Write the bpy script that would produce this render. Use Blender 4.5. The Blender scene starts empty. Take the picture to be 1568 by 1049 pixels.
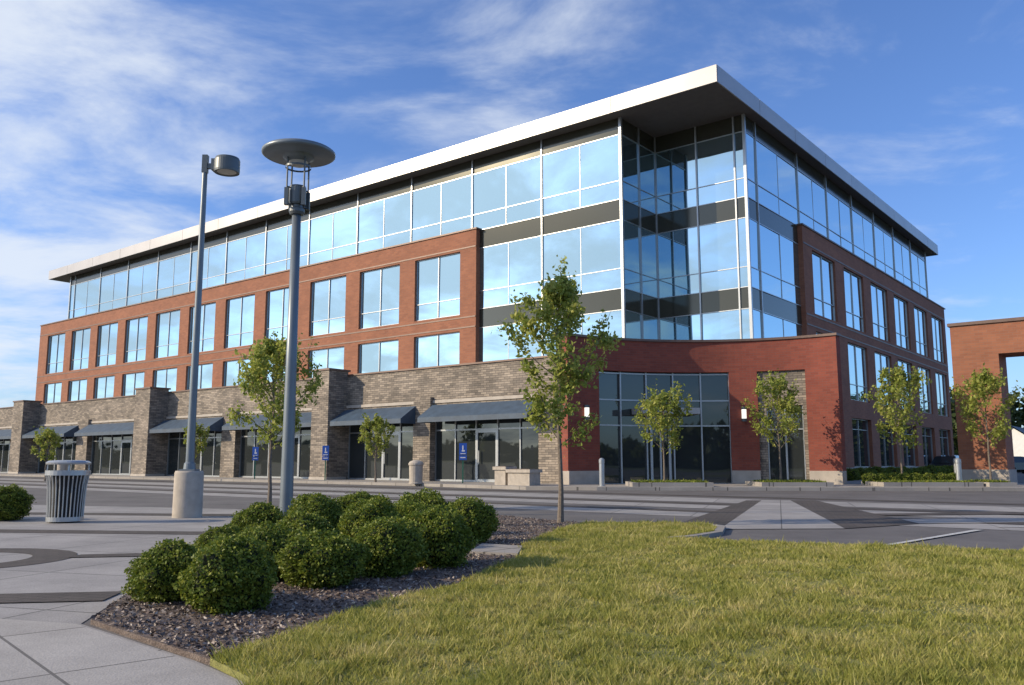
import bpy, math, random
import numpy as np
from mathutils import Vector
random.seed(4)
scene=bpy.context.scene
CA,SA=0.781,0.6245
def w2l(X,Y): return (X*CA-Y*SA, X*SA+Y*CA)
def l2w(x,y): return (x*CA+y*SA, -x*SA+y*CA)
ROT=-math.atan2(SA,CA)

# ---------------- materials ----------------
def new_mat(name):
    m=bpy.data.materials.new(name); m.use_nodes=True
    nt=m.node_tree; b=nt.nodes['Principled BSDF']
    return m,nt,b
def N(nt,t,**kw):
    n=nt.nodes.new(t)
    for k,v in kw.items(): setattr(n,k,v)
    return n
def ramp(nt,fac,stops):
    r=N(nt,'ShaderNodeValToRGB')
    e=r.color_ramp.elements
    while len(e)<len(stops): e.new(0.5)
    for i,(p,c) in enumerate(stops):
        e[i].position=p; e[i].color=(c[0],c[1],c[2],1)
    nt.links.new(fac,r.inputs[0]); return r
def plain(name,col,rough=0.5,metal=0.0,var=0.12,scale=3.0,bump=0.0,bscale=60):
    m,nt,b=new_mat(name)
    tc=N(nt,'ShaderNodeTexCoord'); no=N(nt,'ShaderNodeTexNoise')
    no.inputs['Scale'].default_value=scale; no.inputs['Detail'].default_value=6
    nt.links.new(tc.outputs['Object'],no.inputs['Vector'])
    lo=[c*(1-var) for c in col]; hi=[min(1,c*(1+var)) for c in col]
    r=ramp(nt,no.outputs['Fac'],[(0.3,lo),(0.7,hi)])
    nt.links.new(r.outputs[0],b.inputs['Base Color'])
    b.inputs['Roughness'].default_value=rough; b.inputs['Metallic'].default_value=metal
    if bump>0:
        n2=N(nt,'ShaderNodeTexNoise'); n2.inputs['Scale'].default_value=bscale; n2.inputs['Detail'].default_value=4
        nt.links.new(tc.outputs['Object'],n2.inputs['Vector'])
        bp=N(nt,'ShaderNodeBump'); bp.inputs['Strength'].default_value=bump; bp.inputs['Distance'].default_value=0.02
        nt.links.new(n2.outputs['Fac'],bp.inputs['Height']); nt.links.new(bp.outputs[0],b.inputs['Normal'])
    return m
def brickmat(name,c1,c2,mortar,bw,rh,ms,bump=0.4,bias=0.0,rough=0.85,noise=0.5):
    m,nt,b=new_mat(name)
    uv=N(nt,'ShaderNodeUVMap')
    br=N(nt,'ShaderNodeTexBrick')
    nt.links.new(uv.outputs[0],br.inputs['Vector'])
    br.inputs['Scale'].default_value=1
    br.inputs['Brick Width'].default_value=bw; br.inputs['Row Height'].default_value=rh
    br.inputs['Mortar Size'].default_value=ms; br.inputs['Bias'].default_value=bias
    br.inputs['Color1'].default_value=(*c1,1); br.inputs['Color2'].default_value=(*c2,1); br.inputs['Mortar'].default_value=(*mortar,1)
    no=N(nt,'ShaderNodeTexNoise'); no.inputs['Scale'].default_value=0.7; no.inputs['Detail'].default_value=8; no.inputs['Roughness'].default_value=0.65
    nt.links.new(uv.outputs[0],no.inputs['Vector'])
    mr=N(nt,'ShaderNodeMapRange'); nt.links.new(no.outputs['Fac'],mr.inputs[0])
    mr.inputs[1].default_value=0.25; mr.inputs[2].default_value=0.75; mr.inputs[3].default_value=1-noise*0.5; mr.inputs[4].default_value=1+noise*0.5
    mx=N(nt,'ShaderNodeVectorMath',operation='SCALE')
    nt.links.new(br.outputs['Color'],mx.inputs[0]); nt.links.new(mr.outputs[0],mx.inputs['Scale'])
    nt.links.new(mx.outputs[0],b.inputs['Base Color'])
    b.inputs['Roughness'].default_value=rough
    bp=N(nt,'ShaderNodeBump'); bp.inputs['Strength'].default_value=bump; bp.inputs['Distance'].default_value=0.02
    iv=N(nt,'ShaderNodeMath',operation='SUBTRACT'); iv.inputs[0].default_value=1
    nt.links.new(br.outputs['Fac'],iv.inputs[1]); 
    ad=N(nt,'ShaderNodeMath',operation='ADD'); n3=N(nt,'ShaderNodeTexNoise'); n3.inputs['Scale'].default_value=12; n3.inputs['Detail'].default_value=4
    nt.links.new(uv.outputs[0],n3.inputs['Vector'])
    nt.links.new(iv.outputs[0],ad.inputs[0]); nt.links.new(n3.outputs['Fac'],ad.inputs[1])
    nt.links.new(ad.outputs[0],bp.inputs['Height']); nt.links.new(bp.outputs[0],b.inputs['Normal'])
    return m
M={}
M['brick']=brickmat('brick_orange',(0.32,0.125,0.066),(0.255,0.097,0.053),(0.24,0.135,0.095),0.3,0.1,0.007,bump=0.25,noise=.35)
M['brickred']=brickmat('brick_red',(0.25,0.062,0.038),(0.195,0.046,0.03),(0.17,0.075,0.06),0.3,0.1,0.007,bump=0.25,noise=.35)
M['stone']=brickmat('ledge_stone',(0.35,0.295,0.235),(0.16,0.138,0.115),(0.085,0.075,0.065),0.34,0.10,0.008,bump=0.7,noise=1.0)
M['base']=plain('base_concrete',(0.40,0.36,0.31),0.9,bump=0.2)
M['fascia']=plain('fascia_metal',(0.40,0.39,0.385),0.38,0.3,var=0.08,scale=.6)
M['soffit']=plain('soffit_panel',(0.12,0.108,0.10),0.7,var=0.08)
M['frame']=plain('anodised_frame',(0.42,0.44,0.45),0.35,0.6,var=0.05)
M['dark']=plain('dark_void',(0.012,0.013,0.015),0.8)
M['roofm']=plain('roof_membrane',(0.3,0.3,0.3),0.9)
M['coping']=plain('coping_metal',(0.15,0.10,0.08),0.5,0.3)
M['lime']=plain('limestone',(0.42,0.38,0.33),0.8,bump=0.2)
M['awning']=plain('awning_fabric',(0.045,0.075,0.115),0.6,var=0.2,bump=0.1)
def glassmat(name,col,metal,rough):
    m,nt,b=new_mat(name)
    tc=N(nt,'ShaderNodeTexCoord'); no=N(nt,'ShaderNodeTexNoise'); no.inputs['Scale'].default_value=0.35; no.inputs['Detail'].default_value=1
    nt.links.new(tc.outputs['Object'],no.inputs['Vector'])
    bp=N(nt,'ShaderNodeBump'); bp.inputs['Strength'].default_value=0.15; bp.inputs['Distance'].default_value=0.06
    nt.links.new(no.outputs['Fac'],bp.inputs['Height']); nt.links.new(bp.outputs[0],b.inputs['Normal'])
    b.inputs['Base Color'].default_value=(*col,1); b.inputs['Metallic'].default_value=metal
    b.inputs['Roughness'].default_value=rough
    b.inputs['IOR'].default_value=1.6
    return m
M['vision']=glassmat('vision_glass',(0.42,0.58,0.64),0.93,0.012)
M['spandrel']=glassmat('spandrel_glass',(0.085,0.083,0.062),0.5,0.12)
M['shop']=glassmat('shop_glass',(0.075,0.088,0.092),0.6,0.02)
def leafmat(name,stops,trans=0.35,patch=None,pmix=0.6):
    m,nt,b=new_mat(name)
    uv=N(nt,'ShaderNodeUVMap'); sp=N(nt,'ShaderNodeSeparateXYZ'); nt.links.new(uv.outputs[0],sp.inputs[0])
    fac=sp.outputs[0]
    if patch:
        tc=N(nt,'ShaderNodeTexCoord'); no=N(nt,'ShaderNodeTexNoise'); no.inputs['Scale'].default_value=patch; no.inputs['Detail'].default_value=6
        nt.links.new(tc.outputs['Object'],no.inputs['Vector'])
        mr=N(nt,'ShaderNodeMapRange'); mr.inputs[1].default_value=0.3; mr.inputs[2].default_value=0.7
        nt.links.new(no.outputs['Fac'],mr.inputs[0])
        mm=N(nt,'ShaderNodeMix'); mm.inputs[0].default_value=pmix
        nt.links.new(fac,mm.inputs[2]); nt.links.new(mr.outputs[0],mm.inputs[3]); fac=mm.outputs[0]
    r=ramp(nt,fac,stops)
    nt.links.new(r.outputs[0],b.inputs['Base Color']); b.inputs['Roughness'].default_value=0.55
    b.inputs['Specular IOR Level'].default_value=0.3
    tr=N(nt,'ShaderNodeBsdfTranslucent'); nt.links.new(r.outputs[0],tr.inputs[0])
    mx=N(nt,'ShaderNodeMixShader'); mx.inputs[0].default_value=trans
    nt.links.new(b.outputs[0],mx.inputs[1]); nt.links.new(tr.outputs[0],mx.inputs[2])
    nt.links.new(mx.outputs[0],nt.nodes['Material Output'].inputs[0])
    return m
M['leaf']=leafmat('tree_leaf',[(0,(0.14,0.19,0.035)),(0.5,(0.29,0.35,0.07)),(1,(0.48,0.46,0.12))],0.45)
M['leafd']=leafmat('far_leaf',[(0,(0.03,0.05,0.015)),(1,(0.08,0.11,0.03))],0.2)
M['bush']=leafmat('boxwood_leaf',[(0,(0.06,0.095,0.014)),(0.6,(0.17,0.225,0.03)),(1,(0.36,0.36,0.06))],0.3)
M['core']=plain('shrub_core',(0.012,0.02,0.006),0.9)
M['grass']=leafmat('grass_blade',[(0.1,(0.19,0.22,0.04)),(0.42,(0.34,0.34,0.07)),(0.7,(0.49,0.44,0.15)),(1,(0.60,0.50,0.25))],0.42,patch=2.2,pmix=.5)
M['bark']=plain('bark',(0.17,0.14,0.11),0.9,var=0.3,scale=25,bump=0.4)
M['pole']=plain('painted_steel',(0.17,0.20,0.22),0.4,0.3,var=0.07)
M['poled']=plain('painted_steel_dark',(0.11,0.125,0.13),0.4,0.3,var=0.07)
M['lens']=plain('lamp_lens',(0.55,0.53,0.47),0.3)
M['conc']=plain('cast_concrete',(0.42,0.375,0.315),0.9,var=0.15,scale=6,bump=0.3)
M['white']=plain('white_paint',(0.75,0.75,0.74),0.6,var=0.06)
M['blue']=plain('sign_blue',(0.02,0.09,0.42),0.4,var=0.05)
M['green']=plain('sign_green',(0.02,0.14,0.08),0.5)
M['rubber']=plain('rubber',(0.02,0.02,0.02),0.8)

class MB:
    def __init__(s): s.v=[];s.f=[];s.uv=[];s.m=[];s.sm=[]
    def face(s,pts,uvs,m=0,sm=False):
        i=len(s.v); s.v+= [tuple(p) for p in pts]; s.f.append(tuple(range(i,i+len(pts)))); s.uv+=list(uvs); s.m.append(m); s.sm.append(sm)
    def box(s,x0,x1,y0,y1,z0,z1,m=0):
        if x0>x1:x0,x1=x1,x0
        if y0>y1:y0,y1=y1,y0
        s.face([(x0,y0,z0),(x1,y0,z0),(x1,y0,z1),(x0,y0,z1)],[(x0,z0),(x1,z0),(x1,z1),(x0,z1)],m)
        s.face([(x1,y1,z0),(x0,y1,z0),(x0,y1,z1),(x1,y1,z1)],[(x1,z0),(x0,z0),(x0,z1),(x1,z1)],m)
        s.face([(x1,y0,z0),(x1,y1,z0),(x1,y1,z1),(x1,y0,z1)],[(y0,z0),(y1,z0),(y1,z1),(y0,z1)],m)
        s.face([(x0,y1,z0),(x0,y0,z0),(x0,y0,z1),(x0,y1,z1)],[(y1,z0),(y0,z0),(y0,z1),(y1,z1)],m)
        s.face([(x0,y0,z1),(x1,y0,z1),(x1,y1,z1),(x0,y1,z1)],[(x0,y0),(x1,y0),(x1,y1),(x0,y1)],m)
        s.face([(x0,y1,z0),(x1,y1,z0),(x1,y0,z0),(x0,y0,z0)],[(x0,y1),(x1,y1),(x1,y0),(x0,y0)],m)
    def tube(s,pts,rad,n=8,m=0,cap=True):
        rings=[]
        for i,p in enumerate(pts):
            p=Vector(p)
            d=(Vector(pts[min(i+1,len(pts)-1)])-Vector(pts[max(i-1,0)])).normalized()
            a=d.orthogonal().normalized() if abs(d.z)<0.95 else (Vector((1,0,0))-d*d.x).normalized()
            b=d.cross(a)
            rings.append([p+(a*math.cos(2*math.pi*k/n)+b*math.sin(2*math.pi*k/n))*rad[i] for k in range(n)])
        for i in range(len(rings)-1):
            for k in range(n):
                k2=(k+1)%n
                s.face([rings[i][k],rings[i][k2],rings[i+1][k2],rings[i+1][k]],[(k/n,i),(k/n+1/n,i),(k/n+1/n,i+1),(k/n,i+1)],m,True)
        if cap:
            s.face(list(reversed(rings[0])),[(0,0)]*n,m); s.face(rings[-1],[(0,0)]*n,m)
    def lathe(s,cx,cy,prof,n=24,m=0,smooth=True):
        for i in range(len(prof)-1):
            (r0,z0),(r1,z1)=prof[i],prof[i+1]
            for k in range(n):
                a=2*math.pi*k/n; b=2*math.pi*(k+1)/n
                P=[(cx+r0*math.cos(a),cy+r0*math.sin(a),z0),(cx+r0*math.cos(b),cy+r0*math.sin(b),z0),(cx+r1*math.cos(b),cy+r1*math.sin(b),z1),(cx+r1*math.cos(a),cy+r1*math.sin(a),z1)]
                U=[(a,z0),(b,z0),(b,z1),(a,z1)]
                if r0<1e-6: P=[P[0],P[2],P[3]];U=U[:3]
                elif r1<1e-6: P=P[:3];U=U[:3]
                s.face(P,U,m,smooth)
    def obj(s,name,mats,parent=None,weld=False):
        me=bpy.data.meshes.new(name); me.from_pydata(s.v,[],s.f)
        uvl=me.uv_layers.new(name='UVMap'); uvl.data.foreach_set('uv',np.array(s.uv,dtype=np.float32).ravel())
        for mt in mats: me.materials.append(M[mt])
        me.polygons.foreach_set('material_index',s.m); me.polygons.foreach_set('use_smooth',s.sm)
        if weld:
            import bmesh
            bm=bmesh.new(); bm.from_mesh(me); bmesh.ops.remove_doubles(bm,verts=bm.verts,dist=1e-4); bm.to_mesh(me); bm.free()
        me.update()
        o=bpy.data.objects.new(name,me); scene.collection.objects.link(o)
        if parent: o.parent=parent
        return o
def empty(name,loc=(0,0,0),rz=0):
    e=bpy.data.objects.new(name,None); scene.collection.objects.link(e); e.location=loc; e.rotation_euler=(0,0,rz); e.empty_display_size=0.3; return e

def np_mesh(name,V,nper,uvr,mats,mi=None):
    n=len(V)//nper
    me=bpy.data.meshes.new(name)
    me.vertices.add(len(V)); me.vertices.foreach_set('co',V.astype(np.float32).ravel())
    me.loops.add(len(V)); me.loops.foreach_set('vertex_index',np.arange(len(V),dtype=np.int32))
    me.polygons.add(n); me.polygons.foreach_set('loop_start',np.arange(0,len(V),nper,dtype=np.int32))
    me.polygons.foreach_set('loop_total',np.full(n,nper,dtype=np.int32))
    uvl=me.uv_layers.new(name='UVMap'); uv=np.zeros((len(V),2),np.float32); uv[:,0]=np.repeat(uvr,nper); uvl.data.foreach_set('uv',uv.ravel())
    for mt in mats: me.materials.append(M[mt])
    if mi is not None: me.polygons.foreach_set('material_index',mi)
    me.update(calc_edges=True); me.validate()
    return me
def leaf_quads(C,size,rng,aspect=0.55):
    n=len(C)
    a=rng.normal(size=(n,3)); a/=np.linalg.norm(a,axis=1)[:,None]
    b=rng.normal(size=(n,3)); b-=a*(a*b).sum(1)[:,None]; b/=np.linalg.norm(b,axis=1)[:,None]
    s=(size*(0.6+0.8*rng.random(n)))[:,None]*0.5
    V=np.stack([C-a*s,C+b*s*aspect,C+a*s,C-b*s*aspect],1).reshape(-1,3)
    return V

# ---------------- main building ----------------
bld=empty('office_building',(0,0,0),ROT)
RX=-15.0; FY=32.5; NX=-19.6; NY=35.7
ZS=16.75
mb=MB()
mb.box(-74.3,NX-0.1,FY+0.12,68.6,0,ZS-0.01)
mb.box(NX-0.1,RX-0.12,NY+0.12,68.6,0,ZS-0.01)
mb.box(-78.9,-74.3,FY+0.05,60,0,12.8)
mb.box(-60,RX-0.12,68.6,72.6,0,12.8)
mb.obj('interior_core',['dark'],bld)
def abox(mb,ax,c,sg,out,inn,u0,u1,z0,z1,m=0):
    a=c+sg*out; b=c-sg*inn
    if ax=='F': mb.box(u0,u1,a,b,z0,z1,m)
    else: mb.box(a,b,u0,u1,z0,z1,m)
def pane(mb,ax,c,sg,u0,u1,z0,z1,m,tilt=0.007):
    t1=random.uniform(-tilt,tilt); t2=random.uniform(-tilt,tilt)
    pts=[]
    for (u,z) in ((u0,z0),(u1,z0),(u1,z1),(u0,z1)):
        d=c+t1*(u-(u0+u1)/2)+t2*(z-(z0+z1)/2)
        pts.append((u,d,z) if ax=='F' else (d,u,z))
    fl=(ax=='F' and sg>0) or (ax=='R' and sg<0)
    if fl: pts.reverse()
    mb.face(pts,[(u0,z0),(u1,z0),(u1,z1),(u0,z1)],m)
glass=MB(); fr=MB()
ROWS_TOP=[(15.95,ZS,'s'),(13.75,15.95,'v'),(12.87,13.75,'v')]
ROWS_MID=[(11.9,12.87,'s'),(9.65,11.9,'v'),(8.73,9.65,'v'),(7.75,8.73,'s'),(5.6,7.75,'v'),(4.4,5.6,'s')]
def curtain(ax,c,sg,maj,rows,sub=2):
    zt=rows[0][1]; zb=rows[-1][0]
    for i,(u0,u1) in enumerate(zip(maj[:-1],maj[1:])):
        n=sub if abs(u1-u0)>2.6 else 1
        for (z0,z1,k) in rows:
            nn=n if k=='v' else 1
            for j in range(nn):
                a=u0+(u1-u0)*j/nn; b=u0+(u1-u0)*(j+1)/nn
                pane(glass,ax,c,sg,a,b,z0,z1,0 if k=='v' else 1)
        if n==2:
            um=(u0+u1)/2
            for (z0,z1,k) in rows:
                if k=='v': abox(fr,ax,c,sg,0.02,0.05,um-0.013,um+0.013,z0,z1)
    for u in maj: abox(fr,ax,c,sg,0.06,0.06,u-0.035,u+0.035,zb,zt)
    lo,hi=min(maj),max(maj)
    for (z0,z1,k) in rows:
        abox(fr,ax,c,sg,0.03,0.05,lo,hi,z0-0.018,z0+0.018)
P=4.49
majF=[-28.63-P*k for k in range(0,11)]
majF=[x for x in majF if x>-74.3]+[-74.4]
majF=sorted(majF)+[-24.1,NX]
curtain('F',FY,-1,majF,ROWS_TOP)
curtain('F',FY,-1,[-28.3,-24.1,NX],ROWS_MID)
curtain('R',NX,1,[FY,FY+1.6,NY],ROWS_TOP+ROWS_MID)
curtain('F',NY,-1,[NX,-17.4,RX-0.5,RX],ROWS_TOP+ROWS_MID)
majR=[NY,36.9]+[42.2+4.42*k for k in range(7)]
curtain('R',RX,1,majR,ROWS_TOP)
curtain('R',RX,1,[NY,36.9,42.0],ROWS_MID)
curtain('R',-74.4,-1,[FY+k*6.03 for k in range(7)],ROWS_TOP)
curtain('F',68.7,1,[-74.4+5.94*k for k in range(11)],ROWS_TOP)
for (x,y) in ((NX,FY),(RX,NY),(-74.4,FY)):
    fr.box(x-0.065,x+0.065,y-0.065,y+0.065,5,ZS-0.005)
bk=MB()
def wall(mb,ax,c,sg,th,u0,u1,z0,z1,cols,rows,m=0):
    cols=sorted(cols); rows=sorted(rows)
    u=u0
    for (a,b) in cols+[(u1,u1)]:
        if a>u+1e-4: abox(mb,ax,c,sg,0,th,u,a,z0,z1,m)
        u=b
    for (a,b) in cols:
        z=z0
        for (p,q) in rows+[(z1,z1)]:
            if p>z+1e-4: abox(mb,ax,c,sg,0,th,a,b,z,p,m)
            z=q
def window(ax,c,sg,u0,u1,z0,z1,rec=0.17,tr=0.9,kind=0):
    w=0.05
    g=c-sg*rec
    um=(u0+u1)/2
    for (a,b) in ((u0,um),(um,u1)):
        pane(glass,ax,g,sg,a,b,z0,z0+tr,kind); pane(glass,ax,g,sg,a,b,z0+tr,z1,kind)
    for (a,b) in ((u0,u0+w),(um-w/2,um+w/2),(u1-w,u1)): abox(fr,ax,g,sg,0.05,0.03,a,b,z0,z1)
    for (a,b) in ((z0,z0+w),(z0+tr-.018,z0+tr+.018),(z1-w,z1)): abox(fr,ax,g,sg,0.045,0.03,u0,u1,a,b)
BF=32.2
colsF=[(-(29.2+P*k+3.3),-(29.2+P*k)) for k in range(11)]
wall(bk,'F',BF,-1,0.3,-79,-28.1,0,12.87,colsF,[(4.5,7.65),(8.5,11.85)])
for (a,b) in colsF:
    window('F',BF,-1,a,b,4.5,7.65); window('F',BF,-1,a,b,8.5,11.85)
BR=-14.75
colsR=[(43.2+5.04*k,43.2+5.04*k+3.55) for k in range(6)]
wall(bk,'R',BR,1,0.3,41.9,72.7,0.7,12.87,colsR,[(0.7,3.4),(4.4,7.6),(8.5,11.85)])
for (a,b) in colsR:
    window('R',BR,1,a,b,4.4,7.6); window('R',BR,1,a,b,8.5,11.85); window('R',BR,1,a,b,0.7,3.4,rec=0.25,kind=2,tr=2.1)
bk.box(-79,-78.7,BF+0.3,60,0,12.87); bk.box(-79,-74.3,60,60.3,0,12.87)
bk.box(-60,BR-0.3,72.6,72.9,0,12.87)
bk.box(-28.4,-28.1,BF+0.3,FY+0.1,0,12.87)
bk.obj('brick_walls',['brick'],bld)
cp=MB()
cp.box(-79.06,-28.04,BF-0.06,BF+0.36,12.872,12.95); cp.box(BR-0.36,BR+0.06,41.84,72.96,12.872,12.95)
cp.obj('brick_coping',['coping'],bld)
bs=MB(); bs.box(BR-0.25,BR+0.05,41.9,72.75,0,0.7); bs.obj('wall_base',['base'],bld)
tr=MB()
for z in (8.3,7.78,11.95):
    tr.box(-79.0,-28.12,BF-0.02,BF,z,z+0.07); tr.box(BR,BR+0.02,41.95,72.65,z,z+0.07)
tr.obj('brick_string_courses',['coping'],bld)
rf=MB()
RX0,RX1,RY0,RY1=-77.0,-14.4,31.7,70.4
rf.box(RX0+0.06,RX1-0.06,RY0+0.06,RY1-0.06,ZS,17.40,1)
x=RX1
k=0
fa=MB()
while x>RX0+0.1:
    nx=max(RX0,-19.6-P*k) if k<13 else RX0
    if nx-RX0<1.5: nx=RX0
    fa.box(nx+0.014,x-0.014,RY0,RY0+0.055,ZS-0.03,17.47); fa.box(nx+0.014,x-0.014,RY1-0.055,RY1,ZS-0.03,17.47)
    x=nx;k+=1
y=RY0+0.056
while y<RY1-0.1:
    ny=min(RY1-0.056,y+4.42)
    fa.box(RX1-0.055,RX1,y+0.014,ny-0.014,ZS-0.03,17.47); fa.box(RX0,RX0+0.055,y+0.014,ny-0.014,ZS-0.03,17.47); y=ny
fa.obj('roof_fascia',['fascia'],bld); rf.obj('roof_slab',['roofm','soffit'],bld)
tm=MB()
tm.box(-80.0+1,-74.5,BF+0.3,60,12.80,12.84); tm.obj('terrace_roof',['roofm'],bld)

# ---- podium ----
SF=29.0
st=MB(); sh=MB(); aw=MB(); lm=MB(); pc=MB()
piers=[(34.0,35.3),(51.4,53.2),(70.1,71.9),(88,89.8)]
pil=[(20.3,21.6),(27.9,29.0),(43.5,44.9),(61.6,63.2),(79.5,81)]
shops=[(21.6,27.9),(29.0,34.0),(35.3,43.5),(44.9,51.4),(53.2,61.6),(63.2,70.1),(71.9,79.5),(81,88)]
wall(st,'F',SF,-1,0.35,-89.8,-20.3,0,5.38,[(-b,-a) for a,b in shops],[(0.0,3.6)])
for a,b in piers:
    st.box(-b,-a,27.75,SF-0.001,0.0,5.6)
    pc.box(-b-0.06,-a+0.06,27.69,SF+0.1,5.6,5.7)
    lm.box(-b-0.03,-a+0.03,27.72,SF,0.0,0.25)
for a,b in pil: st.box(-b,-a,SF-0.22,SF-0.001,0,4.0); 
st.box(-89.8,-79.1,SF+0.35,33,0,5.38)
pc.box(-89.9,-20.3,SF-0.07,SF+0.45,5.385,5.46)
lm.box(-89.8,-20.3,SF-0.06,SF-0.002,3.72,3.86)
mb=MB(); mb.box(-89.5,-20.0,SF+0.36,BF-0.02,4.9,5.0); mb.obj('podium_roof',['roofm'],bld)
mb=MB(); mb.box(-89.5,-20.5,SF+1.6,SF+1.7,0,4.9); mb.obj('shop_back_wall',['dark'],bld)
for i,(a,b) in enumerate(shops):
    g=SF+0.2
    L=b-a; n=max(3,int(round(L/1.3))); w=L/n
    dk=n//2
    for j in range(n):
        u0=-b+j*w; u1=u0+w
        pane(glass,'F',g,-1,u0,u1,2.45,3.6,2); 
        if j==dk:
            pane(glass,'F',g,-1,u0,u1,0.05,2.45,2)
            fr.box(u0+0.02,u0+0.11,g-0.06,g+0.03,0,2.42); fr.box(u1-0.11,u1-0.02,g-0.06,g+0.03,0,2.42); fr.box(u0+0.11,u1-0.11,g-0.06,g+0.03,0.0,0.24); fr.box(u0+0.11,u1-0.11,g-0.06,g+0.03,2.3,2.42)
            fr.box(u0+0.2,u0+0.24,g-0.12,g-0.08,0.9,1.5)
        else:
            pane(glass,'F',g,-1,u0,u1,0.2,2.45,2)
            fr.box(u0,u1,g-0.05,g+0.05,0,0.2)
    for j in range(n+1): 
        u=-b+j*w; fr.box(u-0.03,u+0.03,g-0.055,g+0.05,0,3.6)
    fr.box(-b,-a,g-0.045,g+0.05,2.42,2.49)
    o0=-b+0.1; o1=-a+0.15
    if i%2==0: o0=-b+0.15
    y0,y1=SF-0.23,SF-1.2
    A=[(y0,3.62),(y1,3.0),(y1,2.78),(y0,2.78)]
    F=[(o0,)+p for p in A]; B=[(o1,)+p for p in A]
    aw.face([F[0],F[1],B[1],B[0]],[(0,0)]*4); aw.face([F[1],F[2],B[2],B[1]],[(0,0)]*4)
    aw.face([F[0],F[3],F[2],F[1]],[(0,0)]*4); aw.face([B[0],B[1],B[2],B[3]],[(0,0)]*4)
st.obj('stone_podium_walls',['stone'],bld); aw.obj('awnings',['awning'],bld); lm.obj('limestone_courses',['lime'],bld); pc.obj('podium_coping',['coping'],bld)

# ---- curved entrance wall ----
cv=MB(); cb=MB(); cc=MB(); cs=MB(); cg=MB()
R0=8.2; CX,CY=7.58,27.65
def arcp(ph,r):
    X=CX+r*math.sin(math.radians(ph)); Y=CY+r*math.cos(math.radians(ph)); return w2l(X,Y)
def arcseg(mb,p0,p1,z0,z1,r0,r1,m=0,step=2.0):
    n=max(1,int(math.ceil((p1-p0)/step)))
    for i in range(n):
        a=p0+(p1-p0)*i/n; b=p0+(p1-p0)*(i+1)/n
        A=arcp(a,r0);B=arcp(b,r0);C=arcp(b,r1);D=arcp(a,r1)
        ua=math.radians(a)*R0; ub=math.radians(b)*R0
        mb.face([(A[0],A[1],z0),(B[0],B[1],z0),(B[0],B[1],z1),(A[0],A[1],z1)],[(ua,z0),(ub,z0),(ub,z1),(ua,z1)],m)
        mb.face([(C[0],C[1],z0),(D[0],D[1],z0),(D[0],D[1],z1),(C[0],C[1],z1)],[(ub,z0),(ua,z0),(ua,z1),(ub,z1)],m)
        mb.face([(A[0],A[1],z1),(B[0],B[1],z1),(C[0],C[1],z1),(D[0],D[1],z1)],[(ua,0),(ub,0),(ub,.4),(ua,.4)],m)
        mb.face([(D[0],D[1],z0),(C[0],C[1],z0),(B[0],B[1],z0),(A[0],A[1],z0)],[(ua,.4),(ub,.4),(ub,0),(ua,0)],m)
        if i==0: mb.face([(D[0],D[1],z0),(A[0],A[1],z0),(A[0],A[1],z1),(D[0],D[1],z1)],[(0,z0),(.4,z0),(.4,z1),(0,z1)],m)
        if i==n-1: mb.face([(B[0],B[1],z0),(C[0],C[1],z0),(C[0],C[1],z1),(B[0],B[1],z1)],[(0,z0),(.4,z0),(.4,z1),(0,z1)],m)
RI=R0+0.4
HT=6.02
for a,b in ((-41,-29.4),(10.7,18.6),(32,41)):
    arcseg(cv,a,b,0.65,HT,R0,RI); arcseg(cb,a,b,0,0.65,R0-0.05,RI)
arcseg(cv,-29.4,10.7,4.74,HT,R0,RI); arcseg(cv,18.6,32,4.74,HT,R0,RI)
arcseg(cc,-41.3,41.4,HT+0.003,HT+0.1,R0-0.07,RI+0.05)
arcseg(cs,18.6,20.8,0,4.74,R0+0.12,RI-0.02); arcseg(cs,30.8,32,0,4.74,R0+0.12,RI-0.02); arcseg(cs,20.8,30.8,3.3,4.74,R0+0.12,RI-0.02)
arcseg(cg,20.8,30.8,0,3.3,R0+0.25,RI-0.04,1,step=5)
for p in (20.9,25.8,30.7): arcseg(cg,p-0.25,p+0.25,0,3.3,R0+0.18,R0+0.24,0)
arcseg(cg,20.8,30.8,2.3,2.36,R0+0.19,R0+0.24,0)
ph=[-29.4+40.1*k/5 for k in range(6)]
for a,b in zip(ph[:-1],ph[1:]):
    for (za,zb) in ((0,2.5),(2.5,3.55),(3.55,4.74)):
        arcseg(cg,a,b,za,zb,R0+0.3+random.uniform(0,.02),RI-0.05,1,step=9)
for p in ph: arcseg(cg,max(-29.4,p-0.2),min(10.7,p+0.2),0,4.74,R0+0.2,R0+0.29,0)
for z in (0.1,2.5,3.55,4.66): arcseg(cg,-29.4,10.7,z-0.03,z+0.03,R0+0.22,R0+0.29,0)
arcseg(cg,-13.4+1,-13.4+1.7,0.1,2.5,R0+0.21,R0+0.28,0); arcseg(cg,-5.3-1.7,-5.3-1,0.1,2.5,R0+0.21,R0+0.28,0); arcseg(cg,-9.6,-9.1,0.1,2.5,R0+0.21,R0+0.28,0)
arcseg(cg,-18,1,2.95,3.2,R0-0.8,R0+0.2,2)
cv.obj('curved_brick_wall',['brickred'],bld); cb.obj('curved_wall_base',['base'],bld); cc.obj('curved_wall_coping',['coping'],bld); cs.obj('curved_wall_stone',['stone'],bld); cg.obj('entrance_storefront',['frame','shop','fascia'],bld)
def prism(mb,pts,z0,z1,m=0):
    n=len(pts)
    mb.face([(p[0],p[1],z1) for p in pts],[(p[0],p[1]) for p in pts],m)
    acc=0
    for i in range(n):
        a=pts[i];b=pts[(i+1)%n]; l=math.hypot(a[0]-b[0],a[1]-b[1])
        mb.face([(a[0],a[1],z0),(b[0],b[1],z0),(b[0],b[1],z1),(a[0],a[1],z1)],[(acc,z0),(acc+l,z0),(acc+l,z1),(acc,z1)],m); acc+=l
lb=MB()
pts=[arcp(p,RI+0.02) for p in range(-40,41,5)]
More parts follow.
